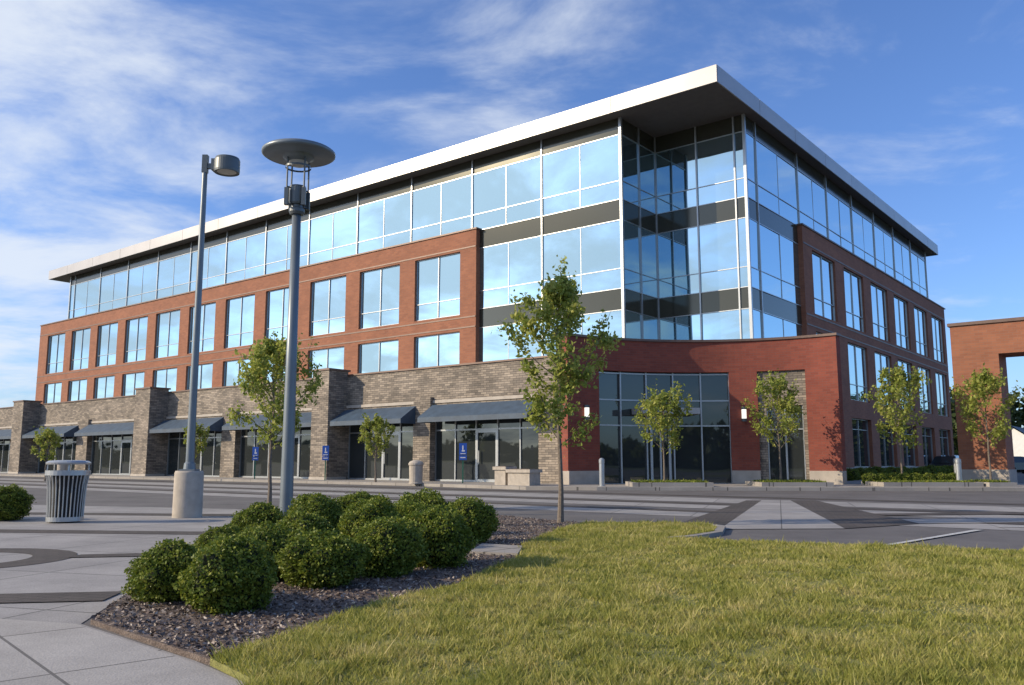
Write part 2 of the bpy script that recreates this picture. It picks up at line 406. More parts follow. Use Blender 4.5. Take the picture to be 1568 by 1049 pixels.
prism(lb,pts+[(-15.2,41.8),(-15.2,36.2),(-19.9,36.2),(-19.9,SF+1.5)],0,5.5)
lb.obj('lobby_core',['roofm'],bld)
lw=MB()
B=(-14.8,39.8)
prism(lw,[arcp(41,R0+0.1),B,(B[0]-0.4,B[1]),arcp(38,RI)],0,HT-0.02)
A=arcp(-41,R0+0.02)
prism(lw,[(-20.29,SF+0.9),(A[0],A[1]),arcp(-38,RI)],0,HT-0.02)
lw.obj('curved_wall_returns',['brickred'],bld)
m,nt,b=new_mat('sconce_glow'); b.inputs['Base Color'].default_value=(.8,.8,.75,1); b.inputs['Emission Color'].default_value=(1,.93,.8,1); b.inputs['Emission Strength'].default_value=1.2; M['glow']=m
sc=MB()
for p in (-34.5,14.6):
    x,y=arcp(p,R0-0.12)
    sc.lathe(x,y,[(0,2.66),(.11,2.66),(.11,2.78)],12,1); sc.lathe(x,y,[(.095,2.78),(.095,3.16)],12,0); sc.lathe(x,y,[(.11,3.16),(.11,3.26),(0,3.26)],12,1)
sc.obj('wall_sconces',['glow','poled'],bld)
glass.obj('glass_panes',['vision','spandrel','shop'],bld); fr.obj('window_frames',['frame'],bld)

# ---------------- neighbouring gateway ----------------
gw=empty('brick_gateway',(18.15,35.0,0),ROT)
g=MB()
g.box(0,1.7,0,1.7,0.7,5.3); g.box(9.5,11.2,0,1.7,0.7,5.3); g.box(0,11.2,0,1.7,5.301,6.55)
g.obj('brick_piers_and_beam',['brick'],gw)
g=MB(); g.box(-.05,1.75,-.05,1.75,0,0.7); g.box(9.45,11.25,-.05,1.75,0,.7); g.obj('pier_bases',['base'],gw)
g=MB(); g.box(-.08,11.28,-.08,1.78,6.552,6.68); g.obj('coping',['coping'],gw)

# ---------------- ground ----------------
def ground_mat(name,c1,c2,scale,rough=0.9,fine=0.25,joints=None,bump=0.3):
    m,nt,b=new_mat(name)
    tc=N(nt,'ShaderNodeTexCoord')
    n1=N(nt,'ShaderNodeTexNoise'); n1.inputs['Scale'].default_value=scale; n1.inputs['Detail'].default_value=9; n1.inputs['Roughness'].default_value=0.7
    nt.links.new(tc.outputs['Object'],n1.inputs['Vector'])
    r=ramp(nt,n1.outputs['Fac'],[(0.32,c1),(0.68,c2)])
    n2=N(nt,'ShaderNodeTexNoise'); n2.inputs['Scale'].default_value=90; n2.inputs['Detail'].default_value=3
    nt.links.new(tc.outputs['Object'],n2.inputs['Vector'])
    mr=N(nt,'ShaderNodeMapRange'); mr.inputs[1].default_value=.3; mr.inputs[2].default_value=.7; mr.inputs[3].default_value=1-fine; mr.inputs[4].default_value=1+fine
    nt.links.new(n2.outputs['Fac'],mr.inputs[0])
    mx=N(nt,'ShaderNodeVectorMath',operation='SCALE'); nt.links.new(r.outputs[0],mx.inputs[0]); nt.links.new(mr.outputs[0],mx.inputs['Scale'])
    out=mx.outputs[0]
    if joints:
        mp=N(nt,'ShaderNodeMapping'); mp.inputs['Rotation'].default_value=(0,0,joints[2])
        nt.links.new(tc.outputs['Object'],mp.inputs[0])
        br=N(nt,'ShaderNodeTexBrick'); br.offset=0.0 if joints[0]>.5 else 0.5; br.inputs['Scale'].default_value=1; br.inputs['Brick Width'].default_value=joints[0]; br.inputs['Row Height'].default_value=joints[1]; br.inputs['Mortar Size'].default_value=joints[3]
        br.inputs['Color1'].default_value=(1,1,1,1); br.inputs['Color2'].default_value=(.88,.88,.88,1); br.inputs['Mortar'].default_value=(.35,.35,.35,1)
        nt.links.new(mp.outputs[0],br.inputs['Vector'])
        mm=N(nt,'ShaderNodeVectorMath',operation='MULTIPLY'); nt.links.new(out,mm.inputs[0]); nt.links.new(br.outputs['Color'],mm.inputs[1]); out=mm.outputs[0]
    nt.links.new(out,b.inputs['Base Color']); b.inputs['Roughness'].default_value=rough
    bp=N(nt,'ShaderNodeBump'); bp.inputs['Strength'].default_value=bump; bp.inputs['Distance'].default_value=0.01
    nt.links.new(n2.outputs['Fac'],bp.inputs['Height']); nt.links.new(bp.outputs[0],b.inputs['Normal'])
    return m
M['field']=ground_mat('field_grass',(0.06,0.09,0.025),(0.12,0.13,0.045),0.05)
M['asphalt']=ground_mat('asphalt_old',(0.085,0.08,0.078),(0.15,0.14,0.135),0.7)
M['plaza']=ground_mat('plaza_concrete',(0.23,0.222,0.215),(0.36,0.345,0.33),0.9,fine=0.16,joints=(1.6,1.6,0.3,0.01))
M['slab']=ground_mat('slab_concrete',(0.30,0.285,0.265),(0.42,0.40,0.37),1.1,fine=0.14,joints=(1.15,1.15,0.85,0.009))
M['walk']=ground_mat('walk_concrete',(0.28,0.26,0.235),(0.38,0.355,0.32),0.6,fine=0.1,joints=(1.5,1.5,-ROT,0.015))
M['paver']=ground_mat('dark_paver',(0.05,0.042,0.037),(0.10,0.084,0.074),1.0,joints=(0.2,0.1,0.3,0.006))
M['lawnb']=ground_mat('lawn_soil',(0.14,0.15,0.035),(0.24,0.23,0.07),1.5,fine=0.45,bump=0.8)
M['mulchb']=ground_mat('mulch_bed',(0.09,0.065,0.055),(0.19,0.15,0.125),4,fine=0.5,bump=1.0)
M['line']=plain('line_paint',(0.5,0.5,0.48),0.7,var=0.25,scale=20)
def sheet(name,pts,z,mat,parent=None,th=0):
    mb=MB(); 
    a=sum(pts[i][0]*pts[(i+1)%len(pts)][1]-pts[(i+1)%len(pts)][0]*pts[i][1] for i in range(len(pts)))
    if a<0: pts=pts[::-1]
    if th: prism(mb,pts,z-th,z)
    else: mb.face([(x,y,z) for x,y in pts],[(x,y) for x,y in pts])
    return mb.obj(name,[mat],parent)
sheet('ground',[(-1500,-1500),(1500,-1500),(1500,1500),(-1500,1500)],-0.02,'field')
sheet('parking_lot',[(-140,-25),(90,-25),(90,95),(-140,95)],0.0,'asphalt')
plz=[(-14,1),(-0.6,1),(-1.19,4.04),(-1.6,4.5),(-2.68,5.5),(-3.0,7.05),(-3.4,11),(-4.0,13.5),(-3.5,16.5),(-6,18.6),(-13,21),(-22,16),(-22,3)]
sheet('plaza_pavement',plz,0.004,'plaza')
pv=empty('paver_bands')
def Lband(b0,b1,s0,s1):
    return [l2w(-s0,b0),l2w(-s1,b0),l2w(-s1,b1),l2w(-s0,b1)]
cx,cy=-5.75,9.0
def annulus(name,cx,cy,r0,r1,z,mat,par):
    k=MB(); T=np.linspace(0,2*math.pi,61)
    for a,b in zip(T[:-1],T[1:]):
        P=[(cx+r*math.cos(t),cy+r*math.sin(t),z) for r,t in ((r0,a),(r1,a),(r1,b),(r0,b))]
        k.face(P,[(p[0],p[1]) for p in P])
    k.obj(name,[mat],par)
annulus('ring',cx,cy,.72,1.15,0.008,'paver',pv)
sheet('near_slab',[(-9,1.2),(-0.65,1.2),(-1.22,4.03),(-1.62,4.48),(-2.7,5.48),(-3.6,5.75),(-9,4.6)],0.008,'slab',pv)
sheet('band_near',[(-8,5.6),(-2.95,6.35),(-3.0,6.8),(-8,6.05)],0.012,'paver',pv)
sheet('band_mid',[(-4.65,9.15),(-3.3,9.4),(-3.33,9.75),(-4.65,9.45)],0.012,'paver',pv)
sheet('band_c',[(-14,13.2),(-4.0,12.0),(-4.0,12.5),(-14,13.8)],0.008,'paver',pv)
sheet('band_d',[(-14,17.2),(-3.8,15.9),(-3.6,16.5),(-14,17.9)],0.008,'paver',pv)
for i,(a,b) in enumerate(((14.6,15.9),(17.3,18.7),(20.0,22.2))):
    sheet('concrete_strip_%d'%i,Lband(a,b,-14,58),0.004+.0001*i,'plaza',pv)
for i,(a,b) in enumerate(((16.0,16.5),(19.0,19.6),(23.2,23.9))):
    sheet('dark_strip_%d'%i,Lband(a,b,-14,58),0.006,'paver',pv)
sheet('wedge_dark_a',[(2.2,12.9),(3.1,13.0),(6.5,22.6),(6.1,22.6)],0.010,'paver',pv)
sheet('wedge_light',[(3.1,13.0),(5.0,13.1),(7.25,22.6),(6.5,22.6)],0.010,'plaza',pv)
sheet('wedge_dark_b',[(5.0,13.1),(6.6,14.1),(7.9,22.6),(7.25,22.6)],0.010,'paver',pv)
sheet('cross_light',[(6.6,14.1),(14,15.2),(14,16.2),(6.75,15.1)],0.014,'plaza',pv)
sheet('cross_dark',[(6.9,16.2),(18,17.8),(18,18.5),(7.0,16.8)],0.014,'paver',pv)
ml=empty('road_marking')
sheet('line_a',[(3.85,9.9),(3.95,9.9),(6.92,12.8),(6.8,12.83)],0.014,'line',ml)
sheet('line_b',[(7.5,13.4),(12,13.1),(12,13.22),(7.5,13.5)],0.018,'line',ml)
swl=[l2w(-92,25.8),l2w(-26,25.8)]+[(0.5,31.3),(3,30.6),(14,30.2),(22,29.5),(40,27)]+[(44,33),(21,33.2),l2w(-11.6,48),l2w(-11.6,74),l2w(-15,74),l2w(-15,35),(8,37.5),l2w(-20,29.5),l2w(-92,29.5)]
sheet('sidewalk',swl,0.12,'walk',None,0.125)
for (x0,x1,y0,y1) in ((4.3,7.2,30.9,32.8),(9.0,11.6,31.2,33.4),(13.4,17,31.2,33.2),(17.1,18.1,31,33)):
    e=empty('planting_bed',((x0+x1)/2,(y0+y1)/2,0))
    w,d=(x1-x0)/2,(y1-y0)/2
    k=MB()
    for (a,b,c,dd) in ((-w,w,-d,-d+.15),(-w,w,d-.15,d),(-w,-w+.15,-d+.15,d-.15),(w-.15,w,-d+.15,d-.15)): k.box(a,b,c,dd,0.05,0.27)
    k.obj('kerb',['walk'],e); k=MB(); k.box(-w+.15,w-.15,-d+.15,d-.15,.05,.23); k.obj('soil',['lawnb'],e)
    r=np.random.default_rng(int(x0*10)); nn=2500
    gx=r.uniform(-w+.15,w-.15,nn); gy=r.uniform(-d+.15,d-.15,nn)
    V=leaf_quads(np.stack([gx,gy,.23+.08*r.random(nn)],1),.14,r,.2)
    me=np_mesh('ground_cover',V,4,r.random(nn),['bush']); o=bpy.data.objects.new('ground_cover',me); scene.collection.objects.link(o); o.parent=e

# lawn & mulch
lawn=[(-0.75,2.0),(-1.19,4.04),(-1.5,4.42),(-1.28,4.93),(-1.0,6.0),(-.44,7.05),(0.04,8.8),(0.1,10.1),(0.6,12.3),(1.16,13.9),(2.0,14.0),(2.9,13.6),(3.1,13.2),(2.8,12.1),(2.3,11.45),(1.9,11.15),(2.6,10.9),(5.5,9.6),(9,8.9),(14,8.6),(14,2.0)]
bed=[(-1.5,4.42),(-2.62,5.5),(-2.98,7.05),(-3.38,11),(-3.95,13.5),(-3.4,16.4),(-.41,16.2),(0.4,15.0),(1.2,13.95),(0.6,12.3),(0.1,10.1),(0.04,8.8),(-.44,7.05),(-1.0,6.0),(-1.28,4.93)]
sheet('lawn',lawn,0.035,'lawnb',None,0.05)
sheet('mulch_bed',bed,0.03,'mulchb',None,0.04)
sheet('concrete_step',[(-.45,9.3),(.06,9.1),(.12,9.9),(-.35,10.2)],0.06,'walk',None,0.05)
kb=MB()
path=[(1.95,11.12),(2.35,11.4),(2.85,12.05),(3.15,13.1),(2.95,13.7)]
for i in range(len(path)-1):
    a=Vector(path[i]);b=Vector(path[i+1]);d=(b-a).normalized();nn=Vector((-d.y,d.x))*0.06
    prism(kb,[tuple(a+nn),tuple(a-nn),tuple(b-nn),tuple(b+nn)][::-1],0,0.05+.001*i)
kb.obj('lawn_kerb',['walk'])
def inpoly(px,py,poly):
    r=np.zeros(len(px),bool); n=len(poly)
    j=n-1
    for i in range(n):
        xi,yi=poly[i]; xj,yj=poly[j]
        c=((yi>py)!=(yj>py))&(px<(xj-xi)*(py-yi)/(yj-yi+1e-12)+xi)
        r^=c; j=i
    return r
rng=np.random.default_rng(3)
n=820000
y=3.2+(14.2-3.2)*rng.random(n)**1.7; x=-1.6+15.6*rng.random(n)
jx=x+rng.normal(size=n)*.035; jy=y+rng.normal(size=n)*.035
keep=inpoly(jx,jy,lawn)&(x<y*0.72+1.2)
x=jx;y=jy
def vnoise(x,y,s,seed):
    r=np.random.default_rng(seed); G=r.random((400,400))
    u=x*s+50; v=y*s+50; i=np.floor(u).astype(int)%399; j=np.floor(v).astype(int)%399; a=u-np.floor(u); b=v-np.floor(v)
    a=a*a*(3-2*a); b=b*b*(3-2*b)
    return G[i,j]*(1-a)*(1-b)+G[i+1,j]*a*(1-b)+G[i,j+1]*(1-a)*b+G[i+1,j+1]*a*b
pt=(vnoise(x,y,12,1)*.45+vnoise(x,y,4.2,2)*.35+vnoise(x,y,1.1,5)*.2)*2-1
keep&=(rng.random(n)<np.clip(0.85+0.7*pt,.25,1))
x=x[keep];y=y[keep];pt=pt[keep];n=len(x)
h=(0.020+0.028*rng.random(n)**1.5+0.05*(rng.random(n)<0.03)*rng.random(n))*np.clip(1+1.35*pt,.4,2.2); w=0.0022+0.0006*y
th=rng.random(n)*2*math.pi; ld=rng.random(n)*2*math.pi; ln=h*(0.3+0.9*rng.random(n))
z0=np.full(n,0.033)
V=np.stack([np.stack([x-w*np.cos(th),y-w*np.sin(th),z0],1),np.stack([x+w*np.cos(th),y+w*np.sin(th),z0],1),np.stack([x+ln*np.cos(ld),y+ln*np.sin(ld),z0+h],1)],1).reshape(-1,3)
me=np_mesh('lawn_grass',V,3,rng.random(n),['grass']); o=bpy.data.objects.new('lawn_grass',me); scene.collection.objects.link(o)
M['chip']=leafmat('mulch_chip',[(0,(0.07,0.05,0.042)),(0.7,(0.20,0.155,0.13)),(1,(0.42,0.37,0.32))],0.0)
n=60000
x=-4+5.3*rng.random(n); y=4.3+12*rng.random(n)**1.8
k=inpoly(x,y,bed)|((rng.random(n)<.02)&inpoly(x-.12,y+.05,bed)); x=x[k];y=y[k]
C=np.stack([x,y,0.036+0.012*rng.random(len(x))],1)
V=leaf_quads(C,0.035,rng,0.5); V[:,2]=0.034+np.abs(V[:,2]-0.034)*0.8
me=np_mesh('mulch_chips',V,4,rng.random(len(C)),['chip']); o=bpy.data.objects.new('mulch_chips',me); scene.collection.objects.link(o)

# ---------------- shrubs ----------------
def bush_mesh(seed,nl=5500,ls=0.075,leaf='bush'):
    r=np.random.default_rng(seed)
    D=r.normal(size=(nl,3)); D/=np.linalg.norm(D,axis=1)[:,None]
    K=r.normal(size=(26,3)); K/=np.linalg.norm(K,axis=1)[:,None]
    KA=r.uniform(.08,.34,26)
    K2=r.normal(size=(110,3)); K2/=np.linalg.norm(K2,axis=1)[:,None]
    def lump(D):
        return .82+np.max(KA*np.exp(-((1-D@K.T))*16),axis=1)+.14*np.max(np.exp(-((1-D@K2.T))*90),axis=1)
    rad=lump(D)*(1-np.abs(r.normal(size=nl))*0.09)+0.12*(r.random(nl)<.12)*r.random(nl)
    C=D*rad[:,None]; C[:,2]*=0.85
    C[:,2]+=0.70; C=C[C[:,2]>0.0]
    V=leaf_quads(C,ls,r,0.6)
    ur=np.clip(r.random(len(C))*.7+.3*vnoise(C[:,0]*1.0,C[:,1]+C[:,2],4,seed),0,1)
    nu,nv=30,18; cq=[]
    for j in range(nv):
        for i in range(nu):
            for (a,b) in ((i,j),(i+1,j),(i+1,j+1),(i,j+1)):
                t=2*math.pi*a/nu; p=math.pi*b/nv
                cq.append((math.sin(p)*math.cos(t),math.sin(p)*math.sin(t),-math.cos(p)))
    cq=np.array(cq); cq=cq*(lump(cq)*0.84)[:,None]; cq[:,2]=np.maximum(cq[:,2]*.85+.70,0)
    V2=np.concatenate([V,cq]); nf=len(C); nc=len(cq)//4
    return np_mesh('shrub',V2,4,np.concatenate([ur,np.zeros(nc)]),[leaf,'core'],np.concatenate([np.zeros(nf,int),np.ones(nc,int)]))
bm=[bush_mesh(s,11000,0.085) for s in (1,2,3,4)]
BS=[(-1.88,5.85,.31),(-2.42,6.25,.26),(-1.5,6.95,.3),(-2.02,7.3,.29),(-1.1,7.6,.31),(-2.1,8.8,.33),(-.74,8.3,.36),(-1.55,9.6,.36),(-2.5,11,.38),(-2.95,10.2,.31),(-2.1,12,.4),(-1.2,11.8,.4),(-.55,10.6,.36),(-2.85,8.6,.24),(-1.2,10.2,.34),(-8.75,15,.38),(-9.5,15.4,.36)]
for i,(x,y,r) in enumerate(BS):
    o=bpy.data.objects.new('boxwood_shrub',bm[i%4]); scene.collection.objects.link(o)
    o.location=(x,y,0.02); s=r*1.02; o.scale=(s*random.uniform(.95,1.12),s*random.uniform(.95,1.12),s*random.uniform(.88,1.0)); o.rotation_euler=(0,0,random.uniform(0,6.28))
hb=bush_mesh(9,2500,0.16)
hd=empty('foundation_hedge',(0,0,0),ROT)
for i in range(24):
    o=bpy.data.objects.new('hedge_plant',hb); scene.collection.objects.link(o); o.parent=hd
    o.location=(-13.3+random.uniform(-.2,.2),42+i*1.25,0.1); s=random.uniform(.35,.5); o.scale=(s,s,s*.9); o.rotation_euler=(0,0,i)
for i in range(8):
    o=bpy.data.objects.new('hedge_plant',hb); scene.collection.objects.link(o); o.parent=hd
    x,y=w2l(13.6+i*.45,32.9); o.location=(x,y,0.15); s=.28; o.scale=(s,s,s); o.rotation_euler=(0,0,i)

# ---------------- trees ----------------
def tree(name,x,y,h,cb,w,seed,nl,ls,r0=0.045,z=0.02):
    r=np.random.default_rng(seed); rr=random.Random(seed)
    mb=MB()
    tp=[Vector((rr.uniform(-.02,.02)*i**.5*.8,rr.uniform(-.02,.02)*i**.5*.8,h*.95*i/8)) for i in range(9)]
    tp[0]=Vector((0,0,0))
    mb.tube(tp,[r0*1.25]+[r0*(1-.11*i) for i in range(1,9)],8,0)
    nb=30; ends=[]
    for i in range(nb):
        f=(i+.5)/nb; zz=cb*.88+(h*.88-cb*.88)*f
        az=i*2.4+rr.uniform(-.5,.5)
        env=(w/2)*(math.sin(math.pi*min(1,(f*.74+.24)))**.9)*rr.uniform(.6,1.2)
        up=env*rr.uniform(.8,1.8)+.05
        k=min(7,int(zz/(h*.95)*8)); q=(zz/(h*.95)*8-k); p0=tp[k].lerp(tp[k+1],q)
        d=Vector((math.cos(az),math.sin(az),0))
        pts=[p0,p0+d*env*.4+Vector((0,0,up*.3)),p0+d*env*.8+Vector((0,0,up*.7)),p0+d*env+Vector((0,0,up))]
        rb=r0*.3*(1-f*.5)
        mb.tube(pts,[rb,rb*.75,rb*.5,rb*.2],5,0,False)
        ends.append(pts)
        for _ in range(3):
            a2=az+rr.uniform(-1.2,1.2); d2=Vector((math.cos(a2),math.sin(a2),rr.uniform(0,1.4)))
            q0=pts[1].lerp(pts[2],rr.random()); q1=q0+d2*env*.42
            mb.tube([q0,q1],[rb*.4,rb*.15],4,0,False); ends.append([q0,q0.lerp(q1,.4),q0.lerp(q1,.8),q1])
    ends.append([tp[-3],tp[-2],tp[-1],tp[-1]+Vector((0,0,h*.04))])
    E=np.array([[list(p) for p in e] for e in ends])
    wt=np.array([rr.uniform(.2,1.2) for _ in ends]); wt/=wt.sum()
    bi=r.choice(len(E),nl,p=wt); t=.3+2.7*r.random(nl)**.8; ti=np.minimum(t.astype(int),2); tf=t-ti
    C=E[bi,ti]*(1-tf)[:,None]+E[bi,ti+1]*tf[:,None]
    C=C+r.normal(size=(nl,3))*w*.036
    C[:,2]-=np.abs(r.normal(size=nl))*.05*w
    V=leaf_quads(C,ls,r,.65)
    e=empty(name,(x,y,z)); mb.obj('trunk_and_limbs',['bark'],e)
    me=np_mesh('foliage',V,4,np.clip(r.random(nl)*.6+.4*wt[bi]/wt.max(),0,1),['leaf']); o=bpy.data.objects.new('foliage',me); scene.collection.objects.link(o); o.parent=e
    return e
tree('young_tree',.78,14.0,4.45,1.35,1.5,11,7600,.075)
tree('young_tree',-5.03,18.0,3.85,1.35,1.65,12,6200,.085)
tree('young_tree',-6.0,38.0,3.1,1.1,1.3,13,1900,.12,z=.1)
tree('young_tree',-24.3,45,2.8,1.0,1.3,14,1700,.12)
tree('young_tree',-16.6,45,3.1,1.2,1.4,15,1700,.12)
tree('young_tree',5.65,32,3.65,1.4,1.95,16,3000,.12,z=.1)
tree('young_tree',10.25,33,4.45,1.5,1.9,17,3000,.12,z=.1)
tree('young_tree',14.9,33,4.8,1.5,2.05,18,3500,.12,z=.1)
tree('young_tree',18.0,32.5,4.7,1.6,1.95,19,3100,.12,z=.1)
def tree_mass(name,blobs,nl,ls,seed):
    r=np.random.default_rng(seed); Cs=[]
    for (x,y,z,rx,rz) in blobs:
        D=r.normal(size=(nl,3)); D/=np.linalg.norm(D,axis=1)[:,None]
        rad=(.55+.45*r.random(nl))*(1+.18*np.sin(D[:,0]*5+x)*np.sin(D[:,2]*6+y))
        C=D*rad[:,None]*np.array([rx,rx,rz])+np.array([x,y,z]); Cs.append(C)
    C=np.concatenate(Cs); C=C[C[:,2]>0]
    me=np_mesh(name,leaf_quads(C,ls,r,.8),4,r.random(len(C)),['leafd']); o=bpy.data.objects.new(name,me); scene.collection.objects.link(o)
rr=random.Random(8)
tree_mass('unseen_reflection_trees',[(52+i*3.2+rr.uniform(-2,2),128+rr.uniform(-6,6),rr.uniform(4,7),rr.uniform(4,6),rr.uniform(5,8.5)) for i in range(34)],1100,.9,5)
tree_mass('unseen_reflection_trees',[(-200+i*9+rr.uniform(-3,3),-75+rr.uniform(-8,8),rr.uniform(1,3),rr.uniform(6,9),rr.uniform(2,5)) for i in range(45)],700,1.8,6)  # unseen row behind the camera, added so the shop glass reflects something dark
tree_mass('unseen_reflection_trees',[(-210+rr.uniform(-8,8),-60+i*9,rr.uniform(1,3),rr.uniform(6,9),rr.uniform(3,5)) for i in range(26)],700,1.8,7)  # unseen row off to the left, continues the trees added for reflections

# ---------------- street lamps ----------------
e=empty('street_lamp',(-3.38,13.0,0))
k=MB()
k.lathe(0,0,[(0,.03),(.19,.03),(.19,.07),(.13,.09),(.11,.14),(.105,.16)],24,0)
k.lathe(0,0,[(.10,.1),(.082,2.4),(.068,4.86),(.0,4.86)],24,0)
k.obj('pole',['pole'],e,True)
k=MB()
k.lathe(0,0,[(0,4.84),(.10,4.84),(.12,4.88),(.12,4.93),(.09,4.95),(.09,5.0)],24,0)
k.lathe(0,0,[(0,5.0),(.125,5.0),(.135,5.03),(.135,5.27),(.125,5.3),(0,5.3)],24,0)
for i in range(4):
    a=math.pi/4+i*math.pi/2; c,s=math.cos(a),math.sin(a)
    k.tube([(c*.19,s*.19,4.96),(c*.19,s*.19,5.78)],[.014,.014],8)
    k.tube([(c*.1,s*.1,4.99),(c*.19,s*.19,4.99)],[.014,.014],6); k.tube([(c*.1,s*.1,5.26),(c*.19,s*.19,5.26)],[.014,.014],6)
    k.box(c*.19-.03,c*.19+.03,s*.19-.03,s*.19+.03,4.96,5.24)
k.lathe(0,0,[(.2,5.6),(.2,5.63)],24,0)
k.obj('capital_and_rods',['poled'],e)
k=MB()
k.lathe(0,0,[(0,5.70),(.16,5.70),(.19,5.74),(.24,5.76),(.24,5.80),(.54,5.80),(.57,5.82),(.57,5.86),(.53,5.89),(.3,5.98),(.08,6.02),(0,6.02)],40,0)
k.obj('disc_canopy',['pole'],e,True)
k=MB(); k.lathe(0,0,[(.0,5.62),(.10,5.64),(.15,5.699)],24,0); k.obj('lens',['lens'],e)
e=empty('parking_light',(-5.9,15.8,0))
k=MB(); k.lathe(0,0,[(.26,0),(.255,.8),(.24,.84),(0,.84)],28,0); k.obj('concrete_base',['conc'],e,True)
k=MB(); k.box(-.14,.14,-.14,.14,.841,.87)
k.lathe(0,0,[(.11,.87),(.10,.97),(.075,1.0)],20,0)
k.lathe(0,0,[(.076,.98),(.062,3.5),(.048,6.78),(0,6.8)],20,0)
k.obj('pole',['pole'],e)
k=MB(); k.box(-.05,.05,-.05,.05,6.5,6.85); k.box(.03,.17,-.035,.035,6.58,6.68)
k.lathe(.42,0,[(0,6.52),(.2,6.52),(.235,6.5),(.24,6.54),(.24,6.74),(.22,6.79),(.1,6.82),(0,6.82)],32,0)
k.box(.14,.24,-.09,.09,6.54,6.76)
k.obj('drum_head',['poled'],e)
k=MB(); k.lathe(.42,0,[(0,6.49),(.18,6.515)],24,0); k.obj('lens',['lens'],e)

e=empty('trash_can',(-7.45,14.5,0))
k=MB()
for i in range(30):
    a=i*2*math.pi/30; c,s=math.cos(a),math.sin(a)
    k.tube([(c*.27,s*.27,.06),(c*.275,s*.275,.3),(c*.29,s*.29,.6),(c*.325,s*.325,.8)],[.011]*4,5)
k.lathe(0,0,[(.285,.03),(.285,.1),(.26,.1),(.26,.03),(.285,.03)],32); k.lathe(0,0,[(.345,.78),(.345,.86),(.3,.86),(.3,.78),(.345,.78)],32)
for i in range(4):
    a=i*math.pi/2+.5; k.tube([(math.cos(a)*.31,math.sin(a)*.31,.85),(math.cos(a)*.3,math.sin(a)*.3,.98)],[.012]*2,6)
k.lathe(0,0,[(.17,.96),(.34,.96),(.345,.99),(.3,1.02),(.17,1.03),(.17,.96)],32)
k.lathe(0,0,[(0,.02),(.2,.02),(.2,.06),(.26,.06)],24)
k.obj('slatted_shell',['frame'],e)
k=MB(); k.lathe(0,0,[(0,.06),(.23,.06),(.25,.82),(.22,.82)],24); k.obj('liner',['rubber'],e)

for (x,y) in ((-2.05,36),(-9.0,41.6),(-13.4,45)):
    e=empty('accessible_parking_sign',(x,y,0.1))
    k=MB(); k.box(-.025,.025,0,.04,0,1.45); k.obj('post',['green'],e)
    k=MB(); k.box(-.16,.16,-.02,-.003,1.2,1.68); k.box(-.16,.16,-.02,-.003,.98,1.17); k.obj('plate',['blue'],e)
    k=MB(); k.box(-.11,.11,-.026,-.021,1.23,1.26); k.box(-.03,.02,-.026,-.021,1.4,1.58); k.box(-.05,.08,-.026,-.021,1.33,1.39); k.box(-.11,.11,-.026,-.021,1.06,1.1); k.obj('symbol',['white'],e)
e=empty('concrete_planter',(0.05,33.2,0.1),ROT)
k=MB()
for (a,b,c,d,h) in ((-.75,-.1,-.35,.35,.72),(-.06,1.1,-.4,.4,.62)):
    k.box(a+.06,b-.06,c+.06,d-.06,0,h-.12); k.box(a,b,c,d,h-.12,h)
k.obj('tubs',['conc'],e); k=MB(); k.box(-.65,-.2,-.25,.25,.721,.74);k.box(.04,1.0,-.3,.3,.621,.64); k.obj('soil',['mulchb'],e)
for (x,y) in ((-4.0,36.0),(-25.5,49),(-21.6,56)):
    e=empty('litter_bin',(x,y,0.1)); k=MB(); k.lathe(0,0,[(0,0),(.3,0),(.3,.05),(.27,.07),(.29,.75),(.32,.77),(.32,.84),(.26,.92),(.1,.98),(0,.98)],20); k.obj('body',['conc'],e)
for (x,y) in ((3.3,31.7),(16.6,32.1),(17.0,33.0)):
    e=empty('bollard',(x,y,0.1)); k=MB(); k.lathe(0,0,[(.14,0),(.14,.04),(.1,.05),(.1,.85),(.11,.87),(.11,.98),(.06,1.04),(0,1.05)],16); k.obj('body',['frame'],e)

def carpaint(name,c):
    m,nt,b=new_mat(name); b.inputs['Base Color'].default_value=(*c,1); b.inputs['Roughness'].default_value=.25; b.inputs['Coat Weight'].default_value=.6; M[name]=m; return name
def car(x,y,rz,col):
    e=empty('parked_car',(x,y,0),rz)
    k=MB()
    low=[(-2.2,.35),(-2.25,.6),(-2.15,.88),(-1.3,.95),(1.0,.95),(2.0,.8),(2.2,.6),(2.2,.35)]
    top=[(-1.75,.93),(-1.2,1.38),(-.3,1.46),(.35,1.40),(1.15,.93)]
    def ext(pr,w0,w1,m):
        n=len(pr)
        zt=max(p[1] for p in pr); zb=min(p[1] for p in pr)
        f=lambda p:(w0+(w1-w0)*(p[1]-zb)/(zt-zb))
        Lf=[(p[0],f(p),p[1]) for p in pr]; Rt=[(p[0],-f(p),p[1]) for p in pr]
        k.face(Lf,[(0,0)]*n,m); k.face(Rt[::-1],[(0,0)]*n,m)
        for i in range(n):
            j=(i+1)%n; k.face([Lf[i],Rt[i],Rt[j],Lf[j]][::-1],[(0,0)]*4,m)
    ext(low,.9,.86,0); ext(top,.84,.62,1)
    k.face([(-1.2,.6,1.395),(-.3,.58,1.475),(.35,.6,1.415),(.35,-.6,1.415),(-.3,-.58,1.475),(-1.2,-.6,1.395)],[(0,0)]*6,0)
    for s in (-1,1):
        for wx in (-1.35,1.35): k.tube([(wx,s*.72,.32),(wx,s*.92,.32)],[.33,.33],18,2); k.tube([(wx,s*.9,.32),(wx,s*.93,.32)],[.19,.19],12,3)
        k.box(2.17,2.22,s*.6-.15,s*.6+.15,.6,.72,3)
    k.obj('body',[col,'shop','rubber','frame'],e)
carpaint('car_white',(.7,.7,.7)); carpaint('car_silver',(.35,.36,.38)); carpaint('car_red',(.3,.03,.02)); carpaint('car_dark',(.02,.025,.03))
